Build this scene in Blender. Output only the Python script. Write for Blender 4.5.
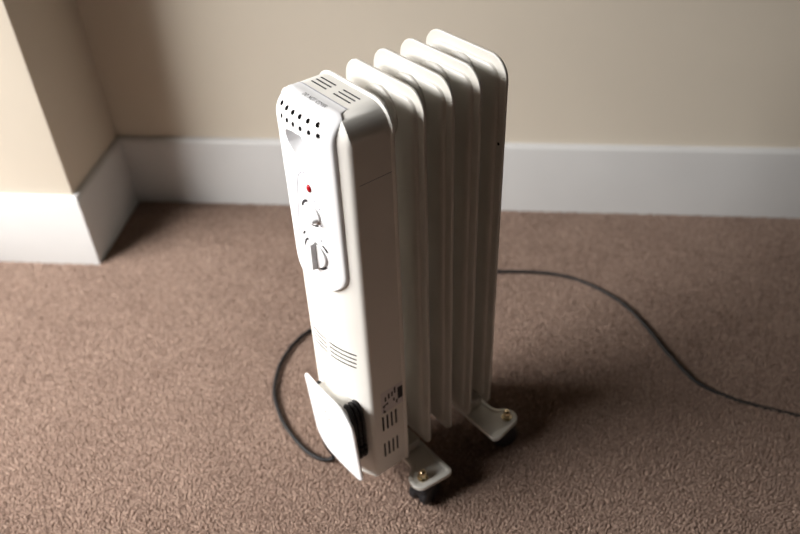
import bpy, bmesh, math, random
import numpy as np
from mathutils import Vector, Matrix

for ob in list(bpy.data.objects):
    bpy.data.objects.remove(ob, do_unlink=True)
scene = bpy.context.scene
COL = scene.collection

# ------------------------------------------------------------------ camera
CAM_F, CAM_PITCH, CAM_ROLL, CAM_YAW, CAM_H = 779.813, 0.6855, -0.0443, -0.1222, 0.9825
cam_data = bpy.data.cameras.new('camera')
cam_data.sensor_fit = 'HORIZONTAL'
cam_data.sensor_width = 36.0
cam_data.lens = CAM_F / 800.0 * 36.0
cam_data.clip_start = 0.02
cam_data.dof.use_dof = True
cam_data.dof.focus_distance = 0.86
cam_data.dof.aperture_fstop = 3.2
cam = bpy.data.objects.new('camera', cam_data)
COL.objects.link(cam)
F_ = Vector((math.sin(CAM_YAW) * math.cos(CAM_PITCH), math.cos(CAM_YAW) * math.cos(CAM_PITCH), -math.sin(CAM_PITCH)))
R0 = Vector((math.cos(CAM_YAW), -math.sin(CAM_YAW), 0))
U0 = R0.cross(F_)
R_ = R0 * math.cos(CAM_ROLL) + U0 * math.sin(CAM_ROLL)
U_ = -R0 * math.sin(CAM_ROLL) + U0 * math.cos(CAM_ROLL)
cam.matrix_world = Matrix(((R_.x, U_.x, -F_.x, 0), (R_.y, U_.y, -F_.y, 0), (R_.z, U_.z, -F_.z, CAM_H), (0, 0, 0, 1)))
scene.camera = cam

# ------------------------------------------------------------------ light
world = bpy.data.worlds.new('room_ambient')
world.use_nodes = True
world.node_tree.nodes['Background'].inputs[0].default_value = (1.0, 0.78, 0.60, 1)
world.node_tree.nodes['Background'].inputs[1].default_value = 0.022
scene.world = world

# daylight enters through one window in an added angled bay wall, unseen left of the camera
BAY_X, BAY_Y, BAY_ANG = -1.50, 0.40, math.radians(20)          # centre of the opening, direction it faces
WIN_W, WIN_Z0, WIN_Z1 = 1.36, 0.60, 1.60
BAY = Matrix.Translation((BAY_X, BAY_Y, 0)) @ Matrix.Rotation(BAY_ANG, 4, 'Z')     # local +x points into the room
ld = bpy.data.lights.new('window_daylight', 'AREA')
ld.shape = 'RECTANGLE'
ld.size = 2.1
ld.size_y = 2.6
ld.energy = 690
ld.color = (1.0, 0.985, 0.96)
lo = bpy.data.objects.new('window_daylight', ld)
COL.objects.link(lo)
# the bright sky outside, above the sill: it slants down through the opening
lo.matrix_world = BAY @ Matrix.Translation((-0.95, 0, 2.42)) @ Matrix.Rotation(math.radians(-52), 4, 'Y')

vs = scene.view_settings
scene.display_settings.display_device = 'sRGB'
vs.view_transform = 'Standard'
vs.look = 'None'
vs.gamma = 1.0
vs.use_curve_mapping = False
vs.exposure = 0.0

# ------------------------------------------------------------------ materials
def new_mat(name):
    m = bpy.data.materials.new(name)
    m.use_nodes = True
    nt = m.node_tree
    return m, nt, nt.nodes['Principled BSDF']

def mat_noise(name, c1, c2, scale=40, rough=0.5, bump=0.0, bump_scale=300, bump_dist=0.001, spec=0.5, metal=0.0, coat=0.0):
    """colour varies gently between c1 and c2, fine relief from a second noise"""
    m, nt, b = new_mat(name)
    tc = nt.nodes.new('ShaderNodeTexCoord')
    n = nt.nodes.new('ShaderNodeTexNoise'); n.inputs['Scale'].default_value = scale; n.inputs['Detail'].default_value = 4
    r = nt.nodes.new('ShaderNodeValToRGB')
    r.color_ramp.elements[0].position = 0.3; r.color_ramp.elements[0].color = (*c1, 1)
    r.color_ramp.elements[1].position = 0.7; r.color_ramp.elements[1].color = (*c2, 1)
    nt.links.new(tc.outputs['Object'], n.inputs['Vector'])
    nt.links.new(n.outputs['Fac'], r.inputs['Fac'])
    nt.links.new(r.outputs['Color'], b.inputs['Base Color'])
    b.inputs['Roughness'].default_value = rough
    b.inputs['Specular IOR Level'].default_value = spec
    b.inputs['Metallic'].default_value = metal
    b.inputs['Coat Weight'].default_value = coat
    if bump > 0:
        n2 = nt.nodes.new('ShaderNodeTexNoise'); n2.inputs['Scale'].default_value = bump_scale; n2.inputs['Detail'].default_value = 3
        bp = nt.nodes.new('ShaderNodeBump'); bp.inputs['Strength'].default_value = bump; bp.inputs['Distance'].default_value = bump_dist
        nt.links.new(tc.outputs['Object'], n2.inputs['Vector'])
        nt.links.new(n2.outputs['Fac'], bp.inputs['Height'])
        nt.links.new(bp.outputs['Normal'], b.inputs['Normal'])
    return m

M = {}
M['wall'] = mat_noise('cream_paint', (.585, .525, .44), (.615, .555, .465), 3, .85, .12, 220, .0008, .2)
M['trim'] = mat_noise('white_gloss_paint', (.545, .54, .535), (.575, .57, .565), 6, .42, .05, 60, .0006, .4)
M['enamel'] = mat_noise('cream_enamel', (.62, .60, .555), (.65, .63, .585), 14, .38, .04, 500, .0003, .45)
M['housing'] = mat_noise('warm_white_plastic', (.80, .78, .735), (.83, .81, .765), 14, .42, .03, 700, .0002, .4)
M['panel'] = mat_noise('cool_white_plastic', (.83, .83, .845), (.86, .86, .875), 14, .36, .02, 700, .0002, .4)
M['black'] = mat_noise('black_rubber', (.010, .010, .012), (.018, .018, .020), 60, .45, .05, 300, .0004, .4)
M['dark'] = mat_noise('vent_depth_shade', (.012, .012, .016), (.022, .022, .028), 60, .7, 0, spec=.2)  # near-black colour stands in for the shade deep inside slots and holes
M['ink'] = mat_noise('black_print', (.02, .02, .025), (.035, .035, .04), 60, .6, 0, spec=.3)
M['grey_ink_shade'] = mat_noise('grey_print_and_shade', (.30, .30, .36), (.36, .36, .42), 60, .6, 0, spec=.3)
M['brass'] = mat_noise('brass', (.62, .50, .30), (.70, .58, .38), 40, .22, 0, metal=1.0)
M['red'] = mat_noise('red_lens', (.36, .004, .012), (.44, .006, .016), 30, .18, 0, spec=.6)
M['sticker'] = mat_noise('rating_sticker', (.68, .65, .66), (.72, .69, .70), 60, .5, 0)
M['cord'] = mat_noise('black_flex', (.012, .011, .012), (.020, .018, .018), 50, .6, .06, 400, .0004, .25)

def carpet_mats():
    m, nt, b = new_mat('brown_carpet_fibre')
    at = nt.nodes.new('ShaderNodeAttribute'); at.attribute_name = 'tone'
    r = nt.nodes.new('ShaderNodeValToRGB')
    cr = r.color_ramp
    cr.elements[0].position = 0.0; cr.elements[0].color = (.18, .117, .091, 1)
    cr.elements[1].position = 1.0; cr.elements[1].color = (.37, .268, .213, 1)
    e = cr.elements.new(.5); e.color = (.272, .189, .149, 1)
    nt.links.new(at.outputs['Fac'], r.inputs['Fac'])
    nt.links.new(r.outputs['Color'], b.inputs['Base Color'])
    b.inputs['Roughness'].default_value = .95
    b.inputs['Specular IOR Level'].default_value = .1
    b.inputs['Sheen Weight'].default_value = .15
    base = mat_noise('carpet_backing', (.20, .136, .105), (.27, .188, .147), 260, .95, .6, 420, .004, .1)
    return m, base
M['fibre'], M['backing'] = carpet_mats()

# ------------------------------------------------------------------ helpers
def tag(o, label=None, cat=None, kind=None, group=None):
    if label: o['label'] = label
    if cat: o['category'] = cat
    if kind: o['kind'] = kind
    if group: o['group'] = group
    return o

def link_mesh(name, me, mats, parent=None, smooth=True, angle=35):
    if not isinstance(mats, (list, tuple)): mats = [mats]
    for m in mats: me.materials.append(m)
    if smooth:
        me.polygons.foreach_set('use_smooth', [True] * len(me.polygons))
        me.set_sharp_from_angle(angle=math.radians(angle))
    o = bpy.data.objects.new(name, me)
    COL.objects.link(o)
    if parent: o.parent = parent
    return o

def bm_obj(name, bm, mats, parent=None, smooth=True, angle=35):
    bmesh.ops.recalc_face_normals(bm, faces=bm.faces)
    me = bpy.data.meshes.new(name)
    bm.to_mesh(me); bm.free()
    return link_mesh(name, me, mats, parent, smooth, angle)

# the heater is described in (u, v, z): u runs from the control end to the rear fin,
# v from the far side to the near right side; the object's axes are x = u, y = -v
def L(u, v, z): return (u, -v, z)

def add_box(bm, lo_, hi_, local=False, bevel=0.0, mi=0):
    a, b = lo_, hi_
    vs_ = []
    for x in (a[0], b[0]):
        for y in (a[1], b[1]):
            for z in (a[2], b[2]):
                vs_.append(bm.verts.new(L(x, y, z) if local else (x, y, z)))
    fs = []
    for q in ((0, 1, 3, 2), (4, 6, 7, 5), (0, 4, 5, 1), (2, 3, 7, 6), (0, 2, 6, 4), (1, 5, 7, 3)):
        f = bm.faces.new([vs_[i] for i in q]); f.material_index = mi; fs.append(f)
    if bevel > 0:
        bmesh.ops.recalc_face_normals(bm, faces=fs)
        es = list({e for f in fs for e in f.edges})
        bmesh.ops.bevel(bm, geom=es, offset=bevel, segments=2, affect='EDGES', profile=.7)

def loft(bm, rings, cap0=True, cap1=True, mi=0):
    R = [[bm.verts.new(p) for p in ring] for ring in rings]
    n = len(R[0])
    for a, b in zip(R, R[1:]):
        for i in range(n):
            f = bm.faces.new((a[i], a[(i + 1) % n], b[(i + 1) % n], b[i])); f.material_index = mi
    if cap0: f = bm.faces.new(R[0]); f.material_index = mi
    if cap1: f = bm.faces.new(R[-1]); f.material_index = mi
    return R

def rrect(a0, a1, b0, b1, radii, seg=8, sub=(1, 1, 1, 1)):
    """rounded rectangle loop in (a, b); radii for corners (a1,b1),(a0,b1),(a0,b0),(a1,b0); sub = subdivisions of edges following each corner"""
    pts = []
    cs = ((a1, b1, 0), (a0, b1, 90), (a0, b0, 180), (a1, b0, 270))
    arcs = []
    for (cx, cy, st), r in zip(cs, radii):
        sx = -1 if cx == a1 else 1
        sy = -1 if cy == b1 else 1
        ox, oy = cx + sx * r, cy + sy * r
        arcs.append([(ox + r * math.cos(math.radians(st + 90 * k / seg)), oy + r * math.sin(math.radians(st + 90 * k / seg))) for k in range(seg + 1)])
    for i in range(4):
        pts += arcs[i]
        p, q = arcs[i][-1], arcs[(i + 1) % 4][0]
        for k in range(1, sub[i]):
            t = k / sub[i]
            pts.append((p[0] + (q[0] - p[0]) * t, p[1] + (q[1] - p[1]) * t))
    return pts

def catmull(P, n=8):
    P = [Vector(p) for p in P]
    P = [P[0] * 2 - P[1]] + P + [P[-1] * 2 - P[-2]]
    out = []
    for i in range(1, len(P) - 2):
        p0, p1, p2, p3 = P[i - 1:i + 3]
        for k in range(n):
            t = k / n
            out.append(.5 * ((2 * p1) + (p2 - p0) * t + (2 * p0 - 5 * p1 + 4 * p2 - p3) * t * t + (3 * p1 - p0 - 3 * p2 + p3) * t ** 3))
    out.append(P[-2])
    return out

def tube(bm, path, r, seg=10, mi=0):
    rings = []
    up = Vector((0, 0, 1))
    for i, p in enumerate(path):
        d = (path[min(i + 1, len(path) - 1)] - path[max(i - 1, 0)]).normalized()
        s = d.cross(up)
        if s.length < 1e-3: s = d.cross(Vector((1, 0, 0)))
        s.normalize(); w = s.cross(d)
        rings.append([p + (s * math.cos(2 * math.pi * k / seg) + w * math.sin(2 * math.pi * k / seg)) * r for k in range(seg)])
    loft(bm, rings, mi=mi)

def lathe(bm, prof, axis_o, ax, seg=20, mi=0):
    """prof = [(radius, height)] about axis ax through axis_o"""
    ax = Vector(ax).normalized(); o = Vector(axis_o)
    s = ax.cross(Vector((0.3, 0.5, 0.81))).normalized(); w = ax.cross(s)
    rings = []
    for r, h in prof:
        rings.append([o + ax * h + (s * math.cos(2 * math.pi * k / seg) + w * math.sin(2 * math.pi * k / seg)) * max(r, 1e-5) for k in range(seg)])
    loft(bm, rings, mi=mi)

def boolean_cut(ob, cutter_bm, mat):
    bmesh.ops.recalc_face_normals(cutter_bm, faces=cutter_bm.faces)
    me = bpy.data.meshes.new('cutter'); cutter_bm.to_mesh(me); cutter_bm.free()
    me.materials.append(mat)
    c = bpy.data.objects.new('cutter', me); COL.objects.link(c)
    c.parent = ob.parent
    md = ob.modifiers.new('cut', 'BOOLEAN'); md.operation = 'DIFFERENCE'; md.object = c; md.solver = 'EXACT'
    md.material_mode = 'TRANSFER'
    bpy.context.view_layer.update()
    dg = bpy.context.evaluated_depsgraph_get()
    nm = bpy.data.meshes.new_from_object(ob.evaluated_get(dg), preserve_all_data_layers=True, depsgraph=dg)
    ob.modifiers.clear()
    old = ob.data; ob.data = nm; nm.name = ob.name
    bpy.data.meshes.remove(old)
    bpy.data.objects.remove(c, do_unlink=True); bpy.data.meshes.remove(me)
    nm.polygons.foreach_set('use_smooth', [True] * len(nm.polygons))
    nm.set_sharp_from_angle(angle=math.radians(35))

# ------------------------------------------------------------------ the room
D, BX, BD, BH, TH = 1.4005, -0.7615, 0.2286, 0.158, 0.014
YB = D - BD
XL, XR, YF, ZC = -2.50, 1.9, -1.30, 3.4

bm = bmesh.new(); add_box(bm, (XL - .3, YF, -.05), (XR, D + .2, -.0045))
tag(bm_obj('floor', bm, M['backing'], smooth=False), 'brown carpeted floor running up to the white skirting boards', 'floor', 'structure')
bm = bmesh.new(); add_box(bm, (XL - .2, D + TH, -.05), (XR, D + TH + .15, ZC))
tag(bm_obj('wall_back', bm, M['wall'], smooth=False), 'cream painted wall behind the heater', 'wall', 'structure')
bm = bmesh.new(); add_box(bm, (XL, YB + TH, -.05), (BX - TH, D + TH - .0005, ZC), bevel=.003)
tag(bm_obj('wall_left', bm, M['wall'], smooth=True), 'cream painted projecting wall with a sharp corner at the left', 'wall', 'structure')
# added unseen window wall; angle, length and lintel shaped to steer and block daylight
BL0, BL = -2.00, 0.82
bm = bmesh.new()
add_box(bm, (-.15, BL0, -.05), (0, BL, WIN_Z0))
add_box(bm, (-.15, BL0, WIN_Z1), (0, BL, ZC))
add_box(bm, (-.15, BL0, WIN_Z0), (0, -WIN_W / 2, WIN_Z1))
add_box(bm, (-.15, WIN_W / 2, WIN_Z0), (0, BL, WIN_Z1))
bm.transform(BAY)
tag(bm_obj('added_window_wall', bm, M['wall'], smooth=False), 'unseen cream bay wall added to shape the daylight through its window opening', 'wall', 'structure')
wf = bpy.data.objects.new('window_1', None); COL.objects.link(wf)
wf.matrix_world = BAY @ Matrix.Translation((0, 0, WIN_Z0))
tag(wf, 'white framed window in the added bay wall, unseen beyond the left edge', 'window', 'structure')
def frame_bar(name, lo_, hi_):
    bm = bmesh.new(); add_box(bm, lo_, hi_, bevel=.004)
    bm_obj(name, bm, M['trim'], wf)
HWN, HWZ = WIN_W / 2, WIN_Z1 - WIN_Z0
frame_bar('window_frame', (-.05, -HWN, .028), (-.01, -HWN + .03, HWZ))
frame_bar('window_frame', (-.05, HWN - .03, .028), (-.01, HWN, HWZ))
frame_bar('window_frame', (-.05, -HWN + .03, HWZ - .03), (-.01, HWN - .03, HWZ))
frame_bar('window_sill', (-.10, -HWN, -.001), (.04, HWN, .028))

def baseboard(name, p0, p1, nrm, m0, m1, label):
    """p0,p1 on the wall face; nrm points into the room; m0/m1 = +1 outside mitre, -1 inside mitre, 0 square"""
    p0, p1, nrm = Vector(p0), Vector(p1), Vector(nrm)
    d = (p1 - p0).normalized()
    prof = [(0, -.006), (TH, -.006), (TH, BH - .010), (TH - .0015, BH - .0055), (TH - .005, BH - .0015), (TH - .008, BH), (0, BH)]
    bm = bmesh.new()
    n = 12
    rings = []
    for k in range(n + 1):
        t = k / n
        ring = []
        for dep, z in prof:
            a = p0 - d * (m0 * dep); b = p1 + d * (m1 * dep)
            q = a + (b - a) * t + nrm * dep
            ring.append((q.x, q.y, z))
        rings.append(ring)
    loft(bm, rings)
    return tag(bm_obj(name, bm, M['trim'], angle=25), label, 'baseboard', 'structure')
baseboard('baseboard_back', (BX - TH, D + TH, 0), (XR, D + TH, 0), (0, -1, 0), -1, 0, 'white skirting board along the back wall')
baseboard('baseboard_left', (XL, YB + TH, 0), (BX - TH, YB + TH, 0), (0, -1, 0), 0, 1, 'white skirting board along the bright front of the projecting wall')
baseboard('baseboard_side', (BX - TH, YB + TH, 0), (BX - TH, D + TH, 0), (1, 0, 0), 1, -1, 'white skirting board on the shaded side of the projecting wall')

# carpet pile: short leaning tufts, one mesh
def carpet():
    rng = np.random.default_rng(7)
    sp = .0029
    xs = np.arange(-1.65, 1.45, sp); ys = np.arange(.27, D + .001, sp)
    X, Y = np.meshgrid(xs, ys); X = X.ravel(); Y = Y.ravel()
    # keep what a camera near the photograph's can see
    keep = (X > -.86 * Y - .45) & (X < .52 * Y + .72)
    keep &= ~((X < BX + .002) & (Y > YB - .002))
    X = X[keep]; Y = Y[keep]; n = len(X)
    X = X + rng.normal(0, sp * .38, n); Y = Y + rng.normal(0, sp * .38, n)
    ok = (Y < D - .001) & ~((X < BX + .001) & (Y > YB - .001))
    X = X[ok]; Y = Y[ok]; n = len(X)
    r = rng.uniform(.0022, .0032, n); h = rng.uniform(.0046, .0059, n)
    ang = rng.uniform(0, 2 * np.pi, n); lean = rng.uniform(0, .0018, n); la = rng.uniform(0, 2 * np.pi, n)
    lx = lean * np.cos(la) + .0006; ly = lean * np.sin(la) - .0006
    V = np.zeros((n, 5, 3))
    for k in range(4):
        a = ang + k * np.pi / 2
        V[:, k, 0] = X + r * np.cos(a); V[:, k, 1] = Y + r * np.sin(a); V[:, k, 2] = -.0050
    V[:, 4, 0] = X + lx; V[:, 4, 1] = Y + ly; V[:, 4, 2] = -.005 + h
    tri = np.array([(k, (k + 1) % 4, 4) for k in range(4)])
    Fc = (np.arange(n)[:, None, None] * 5 + tri[None]).reshape(-1, 3)
    me = bpy.data.meshes.new('carpet_pile')
    me.vertices.add(n * 5); me.vertices.foreach_set('co', V.reshape(-1).astype(np.float32))
    nf = len(Fc)
    me.loops.add(nf * 3); me.loops.foreach_set('vertex_index', Fc.reshape(-1).astype(np.int32))
    me.polygons.add(nf); me.polygons.foreach_set('loop_start', np.arange(0, nf * 3, 3, dtype=np.int32))
    me.polygons.foreach_set('use_smooth', np.ones(nf, dtype=bool))
    me.update(calc_edges=True)
    tone = np.clip(.5 + rng.normal(0, .22, n) + .05 * np.sin(X * 23 + 3 * np.sin(Y * 11)) * np.sin(Y * 19 + X * 5), 0, 1)
    at = me.attributes.new('tone', 'FLOAT', 'POINT')
    at.data.foreach_set('value', np.repeat(tone, 5).astype(np.float32))
    me.materials.append(M['fibre'])
    o = bpy.data.objects.new('carpet_pile', me); COL.objects.link(o)
    o.parent = bpy.data.objects['floor']
    tag(o, 'short flecked brown carpet pile', None, 'stuff')
carpet()

# ------------------------------------------------------------------ the heater
HEAT = bpy.data.objects.new('oil_filled_radiator', None); COL.objects.link(HEAT)
HEAT.location = (-0.10267, 0.76336, 0); HEAT.rotation_euler = (0, 0, 0.7756)
tag(HEAT, 'white portable oil filled radiator with tall fins standing on the brown carpet', 'heater')
bpy.context.view_layer.update()

H, RT, UC, HWR, HWL, BK = .618, .027, -.1115, .0637, .0665, .0225
ZT = H - RT; LA = RT * math.pi / 2
def bow(v):
    if v > 0: return .0195 * min(1.0, v / HWR) ** 2
    return BK * min(1.0, -v / HWL) ** 3
def front_u(v, z, d):
    """housing front as a height field; d = distance to the outline's side"""
    t = 0.0; drop = 0.0
    if z > ZT:
        s = min(1.0, (z - ZT) / RT); t = math.asin(s); drop = RT * (1 - math.cos(t))
    u = UC + bow(v) * (1 - (2 * t / math.pi) ** 3) + drop
    r = .004
    dv = min(HWR - v, v + HWL)
    if dv < r: u += max(0, min(1, (ZT + .018 - z) / .018)) * (r - math.sqrt(max(0, r * r - (r - dv) ** 2)))
    return u
def S(v, s, off):
    t = 0 if s <= 0 else min(s / RT, math.pi / 2)
    r = RT + off
    u = UC + bow(v) * (1 - (2 * t / math.pi) ** 3) + RT - r * math.cos(t)
    z = ZT + r * math.sin(t)
    if s <= 0: z = ZT + s
    if s > LA: u += s - LA
    e = abs(v) - ((HWR if v > 0 else HWL) - .028)      # the top corners of the housing are rounded
    if e > 0 and t > 0: z -= (.028 - math.sqrt(max(0, .028 ** 2 - e * e))) * math.sin(t)
    return u, v, z

# --- housing
def housing():
    zb = .060
    bm = bmesh.new()
    rings = []
    sub = (14, 6, 14, 6)
    def out(i):
        a0, a1, b0, b1 = -HWL + i, HWR - i, zb + i, H - i
        if a1 - a0 < .001: a0 = a1 = (a0 + a1) / 2; a0 -= .0005; a1 += .0005
        rt = max(.028 - i, .0006); rb = max(.004 - i, .0004)
        m = (a1 - a0) * .49
        return rrect(a0, a1, b0, b1, (min(rt, m), min(rt, m), min(rb, m), min(rb, m)), 8, sub)
    o0 = out(-.0022)
    # rear rim
    rings.append([L(-.0375, v, z) for v, z in out(.004)])
    rings.append([L(-.0375, v, z) for v, z in out(-.0008)])
    rings.append([L(-.0385, v, z) for v, z in o0])
    rings.append([L(-.0405, v, z) for v, z in o0])
    rings.append([L(-.0415, v, z) for v, z in out(-.0012)])
    rings.append([L(-.0425, v, z) for v, z in out(0)])
    for i in (0, .0003, .0010, .0022, .004, .0065, .010, .0145, .020, .0255, .031, .038, .046, .054, .061, .0645):
        rings.append([L(front_u(v, z, i), v, z) for v, z in out(i)])
    loft(bm, rings)
    ob = bm_obj('housing', bm, [M['housing'], M['dark']], HEAT)
    ob['label'] = 'warm white plastic end housing with vent slots'
    c = bmesh.new()
    # top slots
    for u0 in (-.0650, -.0588, -.0527):
        for v0, v1 in ((-.0395, -.012), (.0008, .0300)):
            add_box(c, (u0 - .0010, v0, H - .006), (u0 + .0010, v1, H + .003), True)
    # side slots
    for u0 in (-.0772, -.0700, -.0628, -.0556):
        for z0, z1 in ((.149, .1775), (.094, .1225)):
            add_box(c, (u0 - .0014, HWR - .006, z0), (u0 + .0014, HWR + .004, z1), True)
    # front slots follow the bowed face
    for k in range(4):
        zc = .2970 - .0074 * k
        for v0, v1 in ((-.0335 + .002 * k, .0012), (.0076, .0497 - .0006 * k)):
            n = 10; rg = []
            for i in range(n + 1):
                v = v0 + (v1 - v0) * i / n
                uu = UC + bow(v)
                rg.append([L(uu - .003, v, zc - .0011), L(uu - .003, v, zc + .0011), L(uu + .006, v, zc + .0011), L(uu + .006, v, zc - .0011)])
            loft(c, rg)
    # clearance behind the grip recess of the control panel
    loft(c, [[L(uu, v, ZT + s) for v, s in grip_outline(.0015)] for uu in (UC - .01, UC + .018)])
    boolean_cut(ob, c, M['dark'])
    # parting line across the near side of the housing
    bm = bmesh.new()
    add_box(bm, (-.0845, HWR - .0004, .5440), (-.0425, HWR + .00015, .5447), True)
    bm_obj('parting_line', bm, M['grey_ink_shade'], ob, smooth=False)
    return ob
def grip_outline(grow=0.0):
    lower = [(-.0190, -.0045), (-.0180, -.0105), (-.0147, -.0165), (-.0046, -.0239), (.0096, -.0271), (.0245, -.0263), (.0360, -.0236), (.0425, -.0190), (.0435, -.0110), (.0420, -.0045)]
    upper = [(.0380, -.0015), (.0250, .0000), (.0110, .0005), (-.0040, .0000), (-.0150, -.0015)]
    pts = lower + upper
    cx, cy = .0115, -.0125
    if grow:
        out = []
        for v, s in pts:
            d = math.hypot(v - cx, s - cy); out.append((v + (v - cx) / d * grow, s + (s - cy) / d * grow))
        return out
    return pts
housing()

# --- control panel wrapped over the housing's upper front
def panel_half(s):
    """(left v, right v) of the panel at arc length s"""
    w = .0502
    if s < -.167:
        w = .0202 + math.sqrt(max(0, .03 ** 2 - (s + .167) ** 2))
        return -w, w
    if s > .030:
        t = min(1, (s - .030) / (.0515 - .030)); t = t * t * (3 - 2 * t)
        return -w - .001 * t, w - .0120 * t
    return -w, w
def panel_off(s):
    if s > .012: return .0042 + (.0002 - .0042) * min(1, (s - .012) / .036)
    return .0042
def control_panel():
    SE = .0515
    srows = [-.197 + .03 * (1 - math.cos(a)) for a in np.linspace(0, math.pi / 2, 12)]
    srows += list(np.linspace(-.160, -.004, 14)) + list(np.linspace(0, LA, 17)) + [LA + .003, LA + .006, SE]
    fr = [0, .006, .02, .045, .08] + list(np.linspace(.12, .88, 20)) + [.92, .955, .98, .994, 1]
    bm = bmesh.new()
    outer, inner = [], []
    for s in srows:
        a, b = panel_half(s)
        ro, ri = [], []
        for f in fr:
            v = a + (b - a) * f
            ed = min(v - a, b - v, s + .197)
            r = .0022
            dr = 0 if ed > r else r - math.sqrt(max(0, r * r - (r - ed) ** 2))
            if s > .03: dr *= max(0, 1 - (s - .03) / .018)
            ro.append(bm.verts.new(L(*S(v, s, panel_off(s) - dr))))
            ri.append(bm.verts.new(L(*S(v, s, -.0165))))
        outer.append(ro); inner.append(ri)
    nr, nc = len(srows), len(fr)
    for i in range(nr - 1):
        for j in range(nc - 1):
            bm.faces.new((outer[i][j], outer[i][j + 1], outer[i + 1][j + 1], outer[i + 1][j]))
            bm.faces.new((inner[i][j], inner[i + 1][j], inner[i + 1][j + 1], inner[i][j + 1]))
        for j in (0, nc - 1):
            bm.faces.new((outer[i][j], outer[i + 1][j], inner[i + 1][j], inner[i][j]))
    for i in (0, nr - 1):
        for j in range(nc - 1):
            bm.faces.new((outer[i][j], outer[i][j + 1], inner[i][j + 1], inner[i][j]))
    ob = bm_obj('control_panel', bm, [M['panel'], M['dark']], HEAT)
    ob['label'] = 'bright white control panel with round vent holes and finger grip'
    # round vent holes
    c = bmesh.new()
    r1 = [-.0340, -.0213, -.0090, .0037, .0166, .0300]
    r2 = [-.0265, -.0147, -.0030, .0094, .0219, .0337]
    for vv, s, rr in [(v, .0168, .0030) for v in r1] + [(v, .0074, .0026) for v in r2]:
        p0 = Vector(L(*S(vv, s, -.011))); p1 = Vector(L(*S(vv, s, .008)))
        lathe(c, [(rr, 0), (rr, (p1 - p0).length)], p0, p1 - p0, 14)
    boolean_cut(ob, c, M['dark'])
    # finger grip
    c = bmesh.new()
    loft(c, [[L(uu, v, ZT + s) for v, s in grip_outline(g)] for uu, g in ((UC - .02, .0009), (UC - .004, .0006), (UC + .004, -.0006), (UC + .010, -.0020))])
    boolean_cut(ob, c, M['panel'])
    return ob
PANEL = control_panel()

def strip_on_panel(bm, pts, w, off):
    """flat printed or painted shade line along (v, s) points"""
    pr = None
    P = [Vector((a, b)) for a, b in pts]
    for i, p in enumerate(P):
        d = (P[min(i + 1, len(P) - 1)] - P[max(i - 1, 0)]).normalized(); n = Vector((-d.y, d.x)) * w / 2
        a = bm.verts.new(L(*S(p.x + n.x, p.y + n.y, off))); b = bm.verts.new(L(*S(p.x - n.x, p.y - n.y, off)))
        if pr: bm.faces.new((pr[0], a, b, pr[1]))
        pr = (a, b)
def arc(cx, cy, r, a0, a1, n=12):
    return [(cx + r * math.cos(math.radians(a0 + (a1 - a0) * k / n)), cy + r * math.sin(math.radians(a0 + (a1 - a0) * k / n))) for k in range(n + 1)]
def print_on_panel(name, lines, mat, parent, off=.0047):
    bm = bmesh.new()
    for pts, w in lines: strip_on_panel(bm, pts, w, off)
    return bm_obj(name, bm, mat, parent, smooth=False)

# lettering on the sloping top of the panel
def text_mesh(txt):
    cu = bpy.data.curves.new('lettering', 'FONT'); cu.body = txt; cu.size = 1.0; cu.align_x = 'CENTER'; cu.align_y = 'CENTER'
    cu.resolution_u = 3; cu.space_word = 1.5; cu.space_character = 1.05
    to = bpy.data.objects.new('lettering', cu); COL.objects.link(to)
    bpy.context.view_layer.update()
    dg = bpy.context.evaluated_depsgraph_get()
    me = bpy.data.meshes.new_from_object(to.evaluated_get(dg))
    bpy.data.objects.remove(to, do_unlink=True); bpy.data.curves.remove(cu)
    return me
def panel_lettering(txt, cv, cs, width, height, parent, mat, extra=.0003):
    me = text_mesh(txt)
    xs = [v.co.x for v in me.vertices]; ys = [v.co.y for v in me.vertices]
    wx = max(xs) - min(xs); hy = max(ys) - min(ys)
    mx = (max(xs) + min(xs)) / 2; my = (max(ys) + min(ys)) / 2
    for v in me.vertices:
        a = cv + (v.co.x - mx) / wx * width; b = cs + (v.co.y - my) / hy * height
        v.co = Vector(L(*S(a, b, panel_off(b) + extra)))
    return link_mesh('lettering', me, mat, parent, smooth=False)
panel_lettering('DO NOT COVER', .0015, .0385, .040, .0050, PANEL, M['ink'])
bm = bmesh.new()
q0 = None
for k in range(25):
    v = -.0505 + .0885 * k / 24
    a_, b_ = [bm.verts.new(L(*S(v, s_, .00045))) for s_ in (.0511, .0522)]
    if q0: bm.faces.new((q0[0], a_, b_, q0[1]))
    q0 = (a_, b_)
bm_obj('panel_seam', bm, M['grey_ink_shade'], PANEL, smooth=False)

# grey line painted for the shaded left edge of the switch recess
g = [(.0100, -.0425), (.0038, -.0443), (-.0020, -.0490), (-.0059, -.0564), (-.0095, -.072), (-.0130, -.092), (-.0175, -.1178), (-.0195, -.140), (-.0180, -.158), (-.0120, -.1720), (-.002, -.1815), (.010, -.185)]
gp = [(p.x, p.y) for p in catmull([(a, b, 0) for a, b in g], 5)]
bm = bmesh.new(); strip_on_panel(bm, gp, .0010, .00455)
bm_obj('recess_edge_shade', bm, M['grey_ink_shade'], PANEL, smooth=False)

# red indicator lamp
bm = bmesh.new()
p0 = Vector(L(*S(.0132, -.0606, .0030))); p1 = Vector(L(*S(.0132, -.0606, .0060)))
lathe(bm, [(.0035, 0), (.0035, .0016), (.0030, .0025), (.0018, .0032), (.0004, .0034)], p0, p1 - p0, 16)
for v in bm.verts: v.co.z = p0.z + (v.co.z - p0.z) * 1.35
ind = bm_obj('indicator_lamp', bm, M['red'], HEAT); ind['label'] = 'small red indicator lamp'
print_on_panel('caption', [([(.0060, -.0532), (.0150, -.0524)], .0011)], M['grey_ink_shade'], ind)

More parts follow.
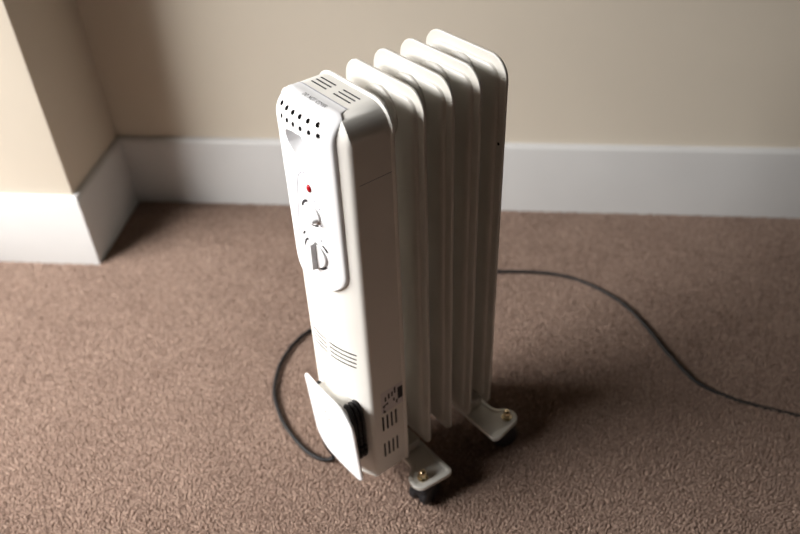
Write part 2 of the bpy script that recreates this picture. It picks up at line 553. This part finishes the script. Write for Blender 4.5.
# two rotary knobs: low disc with a raised bar grip
def knob(cv, cs, rad, bar_len, bar_w, bar_h, ang, parts, label):
    n0 = Vector(L(*S(cv, cs, .0030))); n1 = Vector(L(*S(cv, cs, .0060)))
    tl = math.radians(0)
    bm = bmesh.new()
    lathe(bm, [(rad, 0), (rad, .0020), (rad - .0006, .0027), (rad - .002, .0030), (.001, .0031)], n0, (-1, 0, 0), 40)
    # follow the bow of the panel so the disc lies on it
    sl = (bow(cv + .004) - bow(cv - .004)) / .008
    for v in bm.verts: v.co.x += (-v.co.y - cv) * sl
    k = bm_obj('control_knob', bm, M['panel'], HEAT)
    k['label'] = label
    bm = bmesh.new()
    prof = []
    for f, w_ in ((0, 1), (.75, .92), (.93, .80), (1, .55)):
        l = bar_len / 2 * (1 - .10 * f); w = bar_w / 2 * w_
        pts = rrect(-l, l, -w, w, (w * .55,) * 4, 4)
        ring = []
        for a, b in pts:
            va = a * math.cos(ang) - b * math.sin(ang); sa = a * math.sin(ang) + b * math.cos(ang)
            ring.append((n0.x - .0026 - bar_h * f + va * sl, n0.y - va, n0.z + sa))
        prof.append(ring)
    loft(bm, prof)
    bm_obj('grip', bm, M['panel'], k)
    for nm, lines, mat in parts:
        for ln in lines: print_on_panel(nm, [ln], mat, k)
    return k
knob(.0125, -.0943, .0128, .0235, .0065, .0066, math.radians(-19), [
    ('dial_marking', [(arc(.0125, -.0943, .0165, 165, 106), .0030), (arc(.0125, -.0930, .0152, 248, 305), .0018)], M['ink']),
    ('dial_marking', [([(.0193, -.0743), (.0212, -.0743)], .0018), ([(.0252, -.0819), (.0270, -.0819)], .0018), ([(.0245, -.1045), (.0265, -.1040)], .0018)], M['grey_ink_shade'])],
    'upper white rotary switch knob')
knob(.0108, -.1502, .0172, .0400, .0065, .0068, math.radians(88), [
    ('dial_marking', [(arc(.0108, -.1502, .0200, 196, 122), .0026), (arc(.0108, -.1502, .0225, 33, 55), .0020), ([(.0275, -.1345), (.0300, -.1390)], .0026), ([(-.0100, -.1320), (-.0055, -.1262)], .0022), (arc(.0108, -.1502, .0188, 285, 325), .0024)], M['ink']),
    ('dial_marking', [([(.0030, -.1189), (.0197, -.1188)], .0008), ([(-.0040, -.1212), (-.0010, -.1196)], .0016), ([(.0215, -.1235), (.0240, -.1262)], .0012)], M['grey_ink_shade'])],
    'lower white thermostat knob with tall bar grip')

# --- cord wrap plate at the foot of the front
def cord_plate():
    ZB, ZTOP, UB, UTP = .084, .228, -.1240, -.1320
    def pu(z): return UB + (UTP - UB) * (z - ZB) / (ZTOP - ZB)
    V0, V1 = -.0310, .0720
    def ring(i, du):
        pts = rrect(V0 + i, V1 - i, ZB + i, ZTOP - i, (max(.034 - i, .001), max(.009 - i, .001), max(.034 - i, .001), max(.009 - i, .001)), 9, (3, 3, 3, 3))
        return [L(pu(z) + du - .0025 * (1 - ((v - .018) / .054) ** 2), v, z) for v, z in pts]
    bm = bmesh.new()
    loft(bm, [ring(.012, .0030), ring(.001, .0030), ring(0, .0022), ring(0, .0002), ring(.0008, -.0008), ring(.0025, -.0014), ring(.009, -.0016), ring(.0096, -.0012), ring(.0105, -.0012), ring(.0112, -.0016), ring(.03, -.0018), ring(.05, -.0018)])
    pl = bm_obj('cord_wrap_plate', bm, M['panel'], HEAT, angle=30)
    pl['label'] = 'white square cord wrap plate with rounded corners'
    bm = bmesh.new()
    rg = []
    for f in (0, .5, 1):
        pts = rrect(V0 + .013, V1 - .021, ZB + .018, ZTOP - .013, (.032, .016, .03, .012), 8, (4, 1, 4, 1))
        rg.append([L((pu(z) - .001) * (1 - f) + (UC + bow(v) + .002) * f, v, z) for v, z in pts])
    loft(bm, rg)
    bm_obj('spacer_block', bm, M['housing'], pl)
    bm = bmesh.new()
    for (v, z, w, h) in [(a + .013, b + .019, c, d) for a, b, c, d in ((.001, .1685, .0022, .0030), (.006, .1580, .0030, .0030), (-.004, .1440, .0020, .0018), (.012, .1500, .0020, .0018), (.010, .1375, .0030, .0018), (.006, .1275, .0028, .0018), (.019, .1300, .0020, .0018))]:
        f = bm.faces.new([bm.verts.new(L(pu(z) - .0047 + .0025 * ((v - .018) / .054) ** 2, a, b)) for a, b in ((v, z), (v + w, z), (v + w, z + h), (v, z + h))])
    bm_obj('moulded_mark', bm, M['ink'], pl, smooth=False)
cord_plate()

# --- rating sticker on the near side
bm = bmesh.new(); add_box(bm, (-.0785, HWR - .0003, .1835), (-.0415, HWR + .00015, .2235), True)
st = bm_obj('rating_label', bm, M['sticker'], HEAT, smooth=False); st['label'] = 'small printed rating sticker with black square'
bm = bmesh.new()
def ink(u0, u1, z0, z1):
    add_box(bm, (u0, HWR - .0001, z0), (u1, HWR + .0003, z1), True)
ink(-.0510, -.0428, .1945, .2165)
for u0, z0, hh in ((-.0725, .2040, .0085), (-.0668, .2060, .0095), (-.0615, .2070, .0085), (-.0568, .2100, .0110), (-.0700, .1975, .0030), (-.0588, .1960, .0060), (-.0545, .1890, .0070)):
    ink(u0, u0 + .0026, z0, z0 + hh)
ink(-.0760, -.0728, .1935, .1985); ink(-.0728, -.0672, .1965, .1990); ink(-.0756, -.0736, .1840, .1905); ink(-.0736, -.0715, .1835, .1865)
bm_obj('label_print', bm, M['ink'], st, smooth=False)

# --- fins
FP, FW, FZ0, FH = .0396, .1367, .060, .560
def fin_bm():
    bm = bmesh.new()
    prof = [(0, .0008), (.0004, .0017), (.0012, .0021), (.0024, .0019), (.0110, .0015), (.0116, .0022), (.0124, .0044), (.0140, .0056), (.019, .0064), (.034, .0068), (.046, .0066), (.060, .0066)]
    def ring(i, u):
        r = max(.026 - i * .75, .004); m = (FW / 2 - i) * .98
        return [L(u, v, z) for v, z in rrect(-FW / 2 + i, FW / 2 - i, FZ0 + i, FZ0 + FH - i, (min(r, m), min(r, m), min(max(.012 - i * .6, .004), m), min(max(.012 - i * .6, .004), m)), 9)]
    rings = [ring(i, -d) for i, d in reversed(prof)] + [ring(i, d) for i, d in prof]
    loft(bm, rings)
    return bm
fin0 = bm_obj('fin', fin_bm(), M['enamel'], HEAT, angle=28)
fins = [fin0]
for k in range(1, 4):
    f = fin0.copy(); COL.objects.link(f); f.parent = HEAT; f.location.x = k * FP; fins.append(f)
# dark disc painted for the shade of a small hole near the edge of the rear fin
bm = bmesh.new(); lathe(bm, [(.0020, 0), (.0020, .0006), (.0012, .0008)], L(-.0012, .0610, .5130), (-1, 0, 0), 12)
bm_obj('rivet_hole', bm, M['dark'], fins[3])
def gallery_bm(g0, g1):
    bm = bmesh.new()
    n = [(.0310, -.001), (.0305, .0012), (.0285, .0030), (.0255, .0042), (.0240, .007)]
    Lg = g1 - g0
    prof = n + [(.0236, Lg / 2)] + [(r, Lg - h) for r, h in reversed(n)]
    lathe(bm, prof, (g0, 0, 0), (1, 0, 0), 32)
    return bm
ga = None
for zc in (FZ0 + FH - .043, FZ0 + .043):
    for k in range(3):
        if ga is None:
            ga = bm_obj('oil_gallery', gallery_bm(.0070, FP - .0070), M['enamel'], HEAT)
            o_ = ga
        else:
            o_ = ga.copy(); COL.objects.link(o_); o_.parent = HEAT
        o_.location = (k * FP, 0, zc)
    g2 = bm_obj('oil_gallery', gallery_bm(-.0385, -.0070), M['enamel'], HEAT); g2.location = (0, 0, zc)

# --- foot brackets, casters
def bracket(mir, u0):
    """mir = +1: lobes toward the control end, -1: toward the rear; u0 = straight edge of the arm"""
    half = [(-.040, 0), (-.040, .062), (-.0405, .070), (-.0435, .0765), (-.0490, .0795), (-.0550, .0840), (-.0585, .0920), (-.0590, .1010), (-.0555, .1085), (-.0490, .1130), (-.012, .1180), (-.0045, .1180), (.0005, .1140), (.0010, .1070), (.0005, .055), (.0, 0)]
    pts = half + [(u, -v) for u, v in reversed(half[1:-1])]
    bm = bmesh.new()
    z0, z1 = .0425, .0485
    top = [bm.verts.new(L(u0 + mir * u, v, z1)) for u, v in pts]
    bot = [bm.verts.new(L(u0 + mir * u, v, z0)) for u, v in pts]
    ft = bm.faces.new(top); bm.faces.new(list(reversed(bot)))
    n = len(pts)
    for i in range(n): bm.faces.new((top[i], top[(i + 1) % n], bot[(i + 1) % n], bot[i]))
    bmesh.ops.recalc_face_normals(bm, faces=bm.faces)
    es = [e for e in ft.edges]
    bmesh.ops.bevel(bm, geom=es, offset=.0018, segments=3, affect='EDGES', profile=.6)
    ft = max(bm.faces, key=lambda f: f.calc_center_median().z * 1000 + f.calc_area())
    r = bmesh.ops.inset_region(bm, faces=[ft], thickness=.0035, use_even_offset=True)
    r = bmesh.ops.inset_region(bm, faces=[ft], thickness=.0012, use_even_offset=True)
    for v in ft.verts: v.co.z -= .0016
    # saddle that carries the fins
    for s in (-1, 1):
        add_box(bm, (u0 + mir * -.034, s * .038 - .014, .044), (u0 + mir * -.006, s * .038 + .014, .064), True, bevel=.002)
    return bm_obj('foot_bracket', bm, M['enamel'], HEAT, angle=40)
def nut_bm():
    bm = bmesh.new()
    lathe(bm, [(.0078, 0), (.0078, .0012), (.0070, .0016)], (0, 0, 0), (0, 0, 1), 20)
    lathe(bm, [(.0064, .0012), (.0064, .0062)], (0, 0, 0), (0, 0, 1), 6)
    lathe(bm, [(.0058, .006), (.0058, .0100), (.0052, .0130), (.0038, .0150), (.0018, .0160), (.0003, .0162)], (0, 0, 0), (0, 0, 1), 20)
    return bm
def caster_parts():
    hood = bmesh.new()
    # fork hood over the twin wheels
    rg = []
    for z, w, l in ((.0420, .0075, .0075), (.0405, .0110, .0120), (.0360, .0135, .0155), (.0280, .0140, .0165), (.0200, .0140, .0165)):
        rg.append([(x, y, z) for x, y in rrect(-l, l, -w, w, (.005,) * 4, 5)])
    loft(hood, rg)
    lathe(hood, [(.0045, .038), (.0045, .0440)], (0, 0, 0), (0, 0, 1), 14)
    wheel = bmesh.new()
    lathe(wheel, [(.004, -.0062), (.0135, -.0066), (.0172, -.0058), (.0188, -.0040), (.0192, 0), (.0188, .0040), (.0172, .0058), (.0135, .0066), (.0125, .0052), (.006, .0050), (.004, .0062)], (0, 0, .0182), (0, 1, 0), 28)
    return hood, wheel
nut0 = hood0 = wheel0 = None
for mir, u0, ang in ((1, 0.0, .25), (-1, .0845, -.3)):
    br = bracket(mir, u0)
    for s in (1, -1):
        cu, cv = u0 + mir * -.0375, s * .0975
        if nut0 is None:
            nut0 = bm_obj('acorn_nut', nut_bm(), M['brass'], br); nt_ = nut0
            nut0['label'] = 'domed brass nut'
        else:
            nt_ = nut0.copy(); COL.objects.link(nt_); nt_.parent = br
        nt_.location = L(cu - mir * (.002 if mir > 0 else .006), cv, .0469)
        if hood0 is None:
            hb, wb = caster_parts()
            hood0 = bm_obj('caster', hb, M['black'], HEAT); hood0['label'] = 'black twin wheel caster'
            wheel0 = bm_obj('wheel', wb, M['black'], hood0); cas = hood0; w1 = wheel0
        else:
            cas = hood0.copy(); COL.objects.link(cas); cas.parent = HEAT
            w1 = wheel0.copy(); COL.objects.link(w1); w1.parent = cas
        w2 = wheel0.copy(); COL.objects.link(w2); w2.parent = cas
        w1.location = (0, -.0088, 0); w2.location = (0, .0088, 0)
        cas.location = L(cu, cv, 0); cas.rotation_euler = (0, 0, ang * s)

# --- power cord: leaves the wrap plate, loops left, runs behind the heater and off to the right
def cord():
    a = 0.7756
    inv = HEAT.matrix_world.inverted()
    lp = lambda u, v, z: Vector(L(u, v, z))
    wp = lambda x, y, z=.0034: inv @ Vector((x, y, z))
    # wound round the spacer behind the wrap plate, then down to the carpet
    P = [lp(-.117, .036, .205), lp(-.117, .0430, .2085), lp(-.117, .0520, .196), lp(-.117, .0548, .180), lp(-.117, .0552, .140), lp(-.117, .0530, .112), lp(-.115, .0350, .0985), lp(-.113, .0080, .0980), lp(-.114, -.0140, .1040),
         lp(-.115, -.0225, .1200), lp(-.116, -.0235, .1700), lp(-.117, -.0200, .1950), lp(-.1175, -.0140, .2000), lp(-.118, -.0220, .2020), lp(-.119, -.0300, .1850), lp(-.119, -.0330, .150), lp(-.117, -.0400, .100), lp(-.108, -.0450, .040), lp(-.101, -.0410, .012)]
    P += [wp(-.2090, .7195, .0045), wp(-.2253, .7205), wp(-.2480, .7330), wp(-.2714, .7557), wp(-.2940, .7830), wp(-.3115, .8141), wp(-.3240, .8450), wp(-.3291, .8790), wp(-.3285, .9150), wp(-.3197, .9510), wp(-.3080, .9770), wp(-.2930, .9990), wp(-.2560, 1.0420), wp(-.1960, 1.1000), wp(-.1100, 1.1560), wp(-.0250, 1.1800),
          wp(.0512, 1.1850), wp(.0980, 1.1870), wp(.1383, 1.1850), wp(.1780, 1.1760), wp(.2127, 1.1599), wp(.2440, 1.1370), wp(.2721, 1.1088), wp(.2960, 1.0720), wp(.3150, 1.0315), wp(.3290, .9960), wp(.3459, .9602), wp(.3590, .9350), wp(.3760, .9140, .0018), wp(.4020, .8990, -.0014), wp(.4348, .8835, -.0027), wp(.4780, .8700, -.0030), wp(.5204, .8580, -.0030), wp(.6200, .8320, -.0028), wp(.7600, .8050, -.0010), wp(1.05, .7700, .0020), wp(1.45, .8300, .0024), wp(1.85, .9600, .0024)]
    path = catmull(P, 6)
    bm = bmesh.new(); tube(bm, path, .0033, 10)
    for du in (.0068, .0136):
        tube(bm, catmull([lp(-.117 + du, .036, .205), lp(-.117 + du, .0430, .2085), lp(-.117 + du, .0520, .196), lp(-.117 + du, .0548, .180), lp(-.117 + du, .0552, .140), lp(-.117 + du, .0530, .112), lp(-.117 + du, .0350, .0985)], 6), .0031, 10)
    o = bm_obj('power_cord', bm, M['cord'], HEAT, angle=60); o['label'] = 'black power cord looping across the carpet'
cord()
